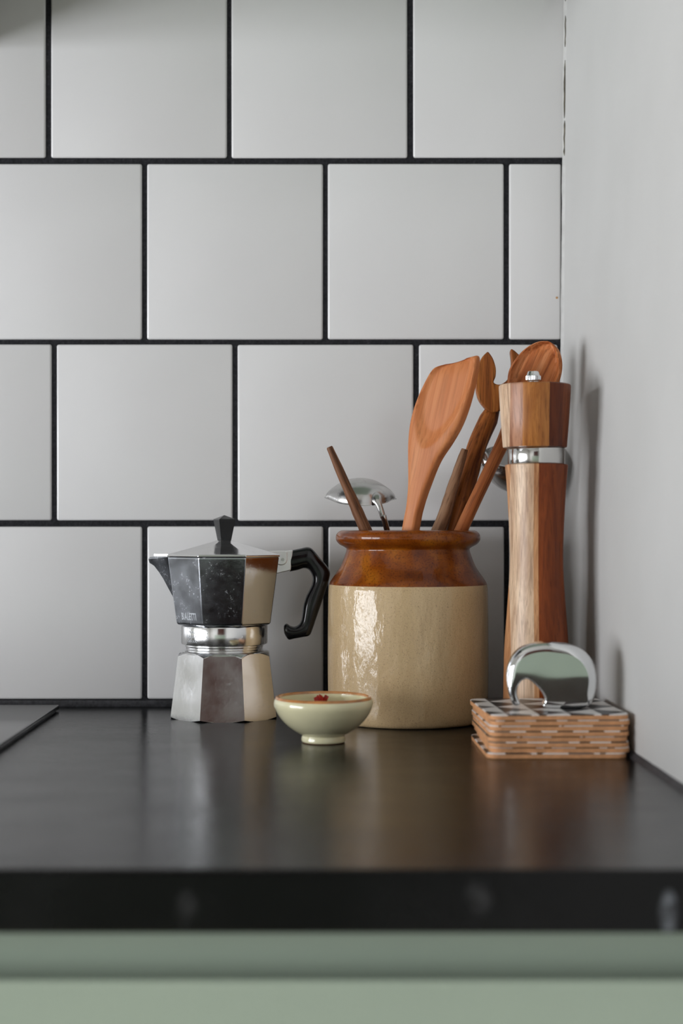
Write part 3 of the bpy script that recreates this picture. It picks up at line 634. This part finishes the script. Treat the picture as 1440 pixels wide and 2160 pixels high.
names = ['bottom coaster of the stack, touching the worktop', 'second coaster from the bottom of the stack, nearest the wall', 'third coaster from the bottom of the stack', 'fourth coaster from the bottom of the stack', 'fourth coaster from the top of the stack', 'third coaster from the top of the stack', 'second coaster from the top of the stack', 'topmost coaster of the stack, carrying the steel bottle opener']
offs = [(-.0012, -.0010, 1.0), (.0020, .0012, -.3), (.0008, .0002, .6), (-.0004, .0008, 1.2), (.0002, -.0002, 1.6), (-.0002, .0004, 2.0), (.0006, .0002, 2.2), (-.0008, -.0002, 2.8)]
for k, (nm, (dx, dy, rz)) in enumerate(zip(names, offs)):
    c_ = thing('coaster', nm + ', printed with black and white triangles' if k == 7 else nm + ', brown board edge', 'coaster', (ccx + dx, ccy + dy, H + k * CT + .0001), math.radians(rz), 'square coasters stacked beside the wall')
    o = bpy.data.objects.new('board', b_me); COL.objects.link(o); o.parent = c_
    pm = p_me.copy(); pm.materials.append(m_coaster(k * 1.37)); o = bpy.data.objects.new('printed_face', pm); COL.objects.link(o); o.parent = c_
OD = 1.035; ZT = H + 8 * CT + .0002
cr = lambda x, y: (1040 + x / 5.54, 1330 + y / 5.54)
op_ = [(240, 882), (215, 845), (185, 760), (164, 660), (152, 560), (158, 470), (188, 375), (242, 282), (330, 207), (450, 162), (600, 142), (750, 152), (900, 178), (1020, 228), (1110, 308), (1178, 420), (1208, 540), (1206, 660), (1180, 775), (1130, 858), (1050, 902), (950, 916), (800, 914), (640, 908), (572, 885), (596, 832), (590, 778), (552, 710), (492, 642), (430, 588), (380, 573), (330, 598), (290, 660), (276, 740), (292, 805), (312, 862), (282, 890)]
wp = [px(*cr(*p_), OD) for p_ in op_]; oc = px(1163, 1450, OD)
zmin = min(p_.z for p_ in wp); pol = [(p_.x - oc.x, p_.z - zmin) for p_ in wp]
loop = [(v.x, v.y) for v in smoothp([(x, z, 0) for x, z in pol] + [(pol[0][0], pol[0][1], 0)], 8)][:-1]
nl = len(loop); LV = [Vector(p_) for p_ in loop]
area = sum(LV[i].x * LV[(i + 1) % nl].y - LV[(i + 1) % nl].x * LV[i].y for i in range(nl)); sg = 1 if area > 0 else -1
NV = []; DV = []
for i in range(nl):
    d_ = (LV[(i + 2) % nl] - LV[i - 2]).normalized(); NV.append(Vector((-d_.y, d_.x)) * sg)
for i in range(nl):
    best = .05; p_, n_ = LV[i], NV[i]
    for j in range(nl):
        if min((j - i) % nl, (i - j) % nl) < 4: continue
        a_, e_ = LV[j], LV[(j + 1) % nl] - LV[j]; den = n_.x * e_.y - n_.y * e_.x
        if abs(den) < 1e-12: continue
        w_ = a_ - p_; tt_ = (w_.x * e_.y - w_.y * e_.x) / den; uu = (w_.x * n_.y - w_.y * n_.x) / den
        if tt_ > 1e-5 and 0 <= uu <= 1: best = min(best, tt_)
    seg_ = i / 8.0; lim = .0013 if seg_ > 24.2 else (.0024 if (seg_ > 18.5 or seg_ < 3) else .0064)
    DV.append(min(lim, best * .36))
for _ in range(36): DV = [(DV[i - 1] + 2 * DV[i] + DV[(i + 1) % nl]) / 4 for i in range(nl)]
HT = .0085; vs = []; KS = 8; fs = []
for side in (-1, 1):
    for k in range(KS + 1):
        ph = PI / 2 * k / KS
        for i in range(nl):
            q_ = LV[i] + NV[i] * DV[i] * (1 - math.cos(ph)); dh = min(.0070, DV[i] * 1.05 + .0006)
            hb_ = min(.0070, DV[i] * 1.15); vs.append((q_.x, side * (HT - hb_ + hb_ * math.sin(ph)), q_.y))
rg = KS + 1
for h2 in (0, 1):
    for k in range(KS):
        for i in range(nl): b0 = (h2 * rg + k) * nl; fs.append((b0 + i, b0 + (i + 1) % nl, b0 + nl + (i + 1) % nl, b0 + nl + i))
    fs.append(tuple((h2 * rg + KS) * nl + i for i in range(nl)))
for i in range(nl): fs.append((i, (i + 1) % nl, rg * nl + (i + 1) % nl, rg * nl + i))
ob = link('bottle_opener', mesh('bottle_opener', vs, fs), M['opener'], None, Matrix.Translation((oc.x, oc.y, ZT)) @ Matrix.Rotation(math.radians(-6.5), 4, 'Z') @ Matrix.Rotation(math.radians(1.4), 4, 'X'), smooth=40)
for p_ in ob.data.polygons:
    if len(p_.vertices) > 10: p_.use_smooth = False
tag(ob, 'mirror polished steel elephant shaped bottle opener standing on the coaster stack', 'bottle opener')
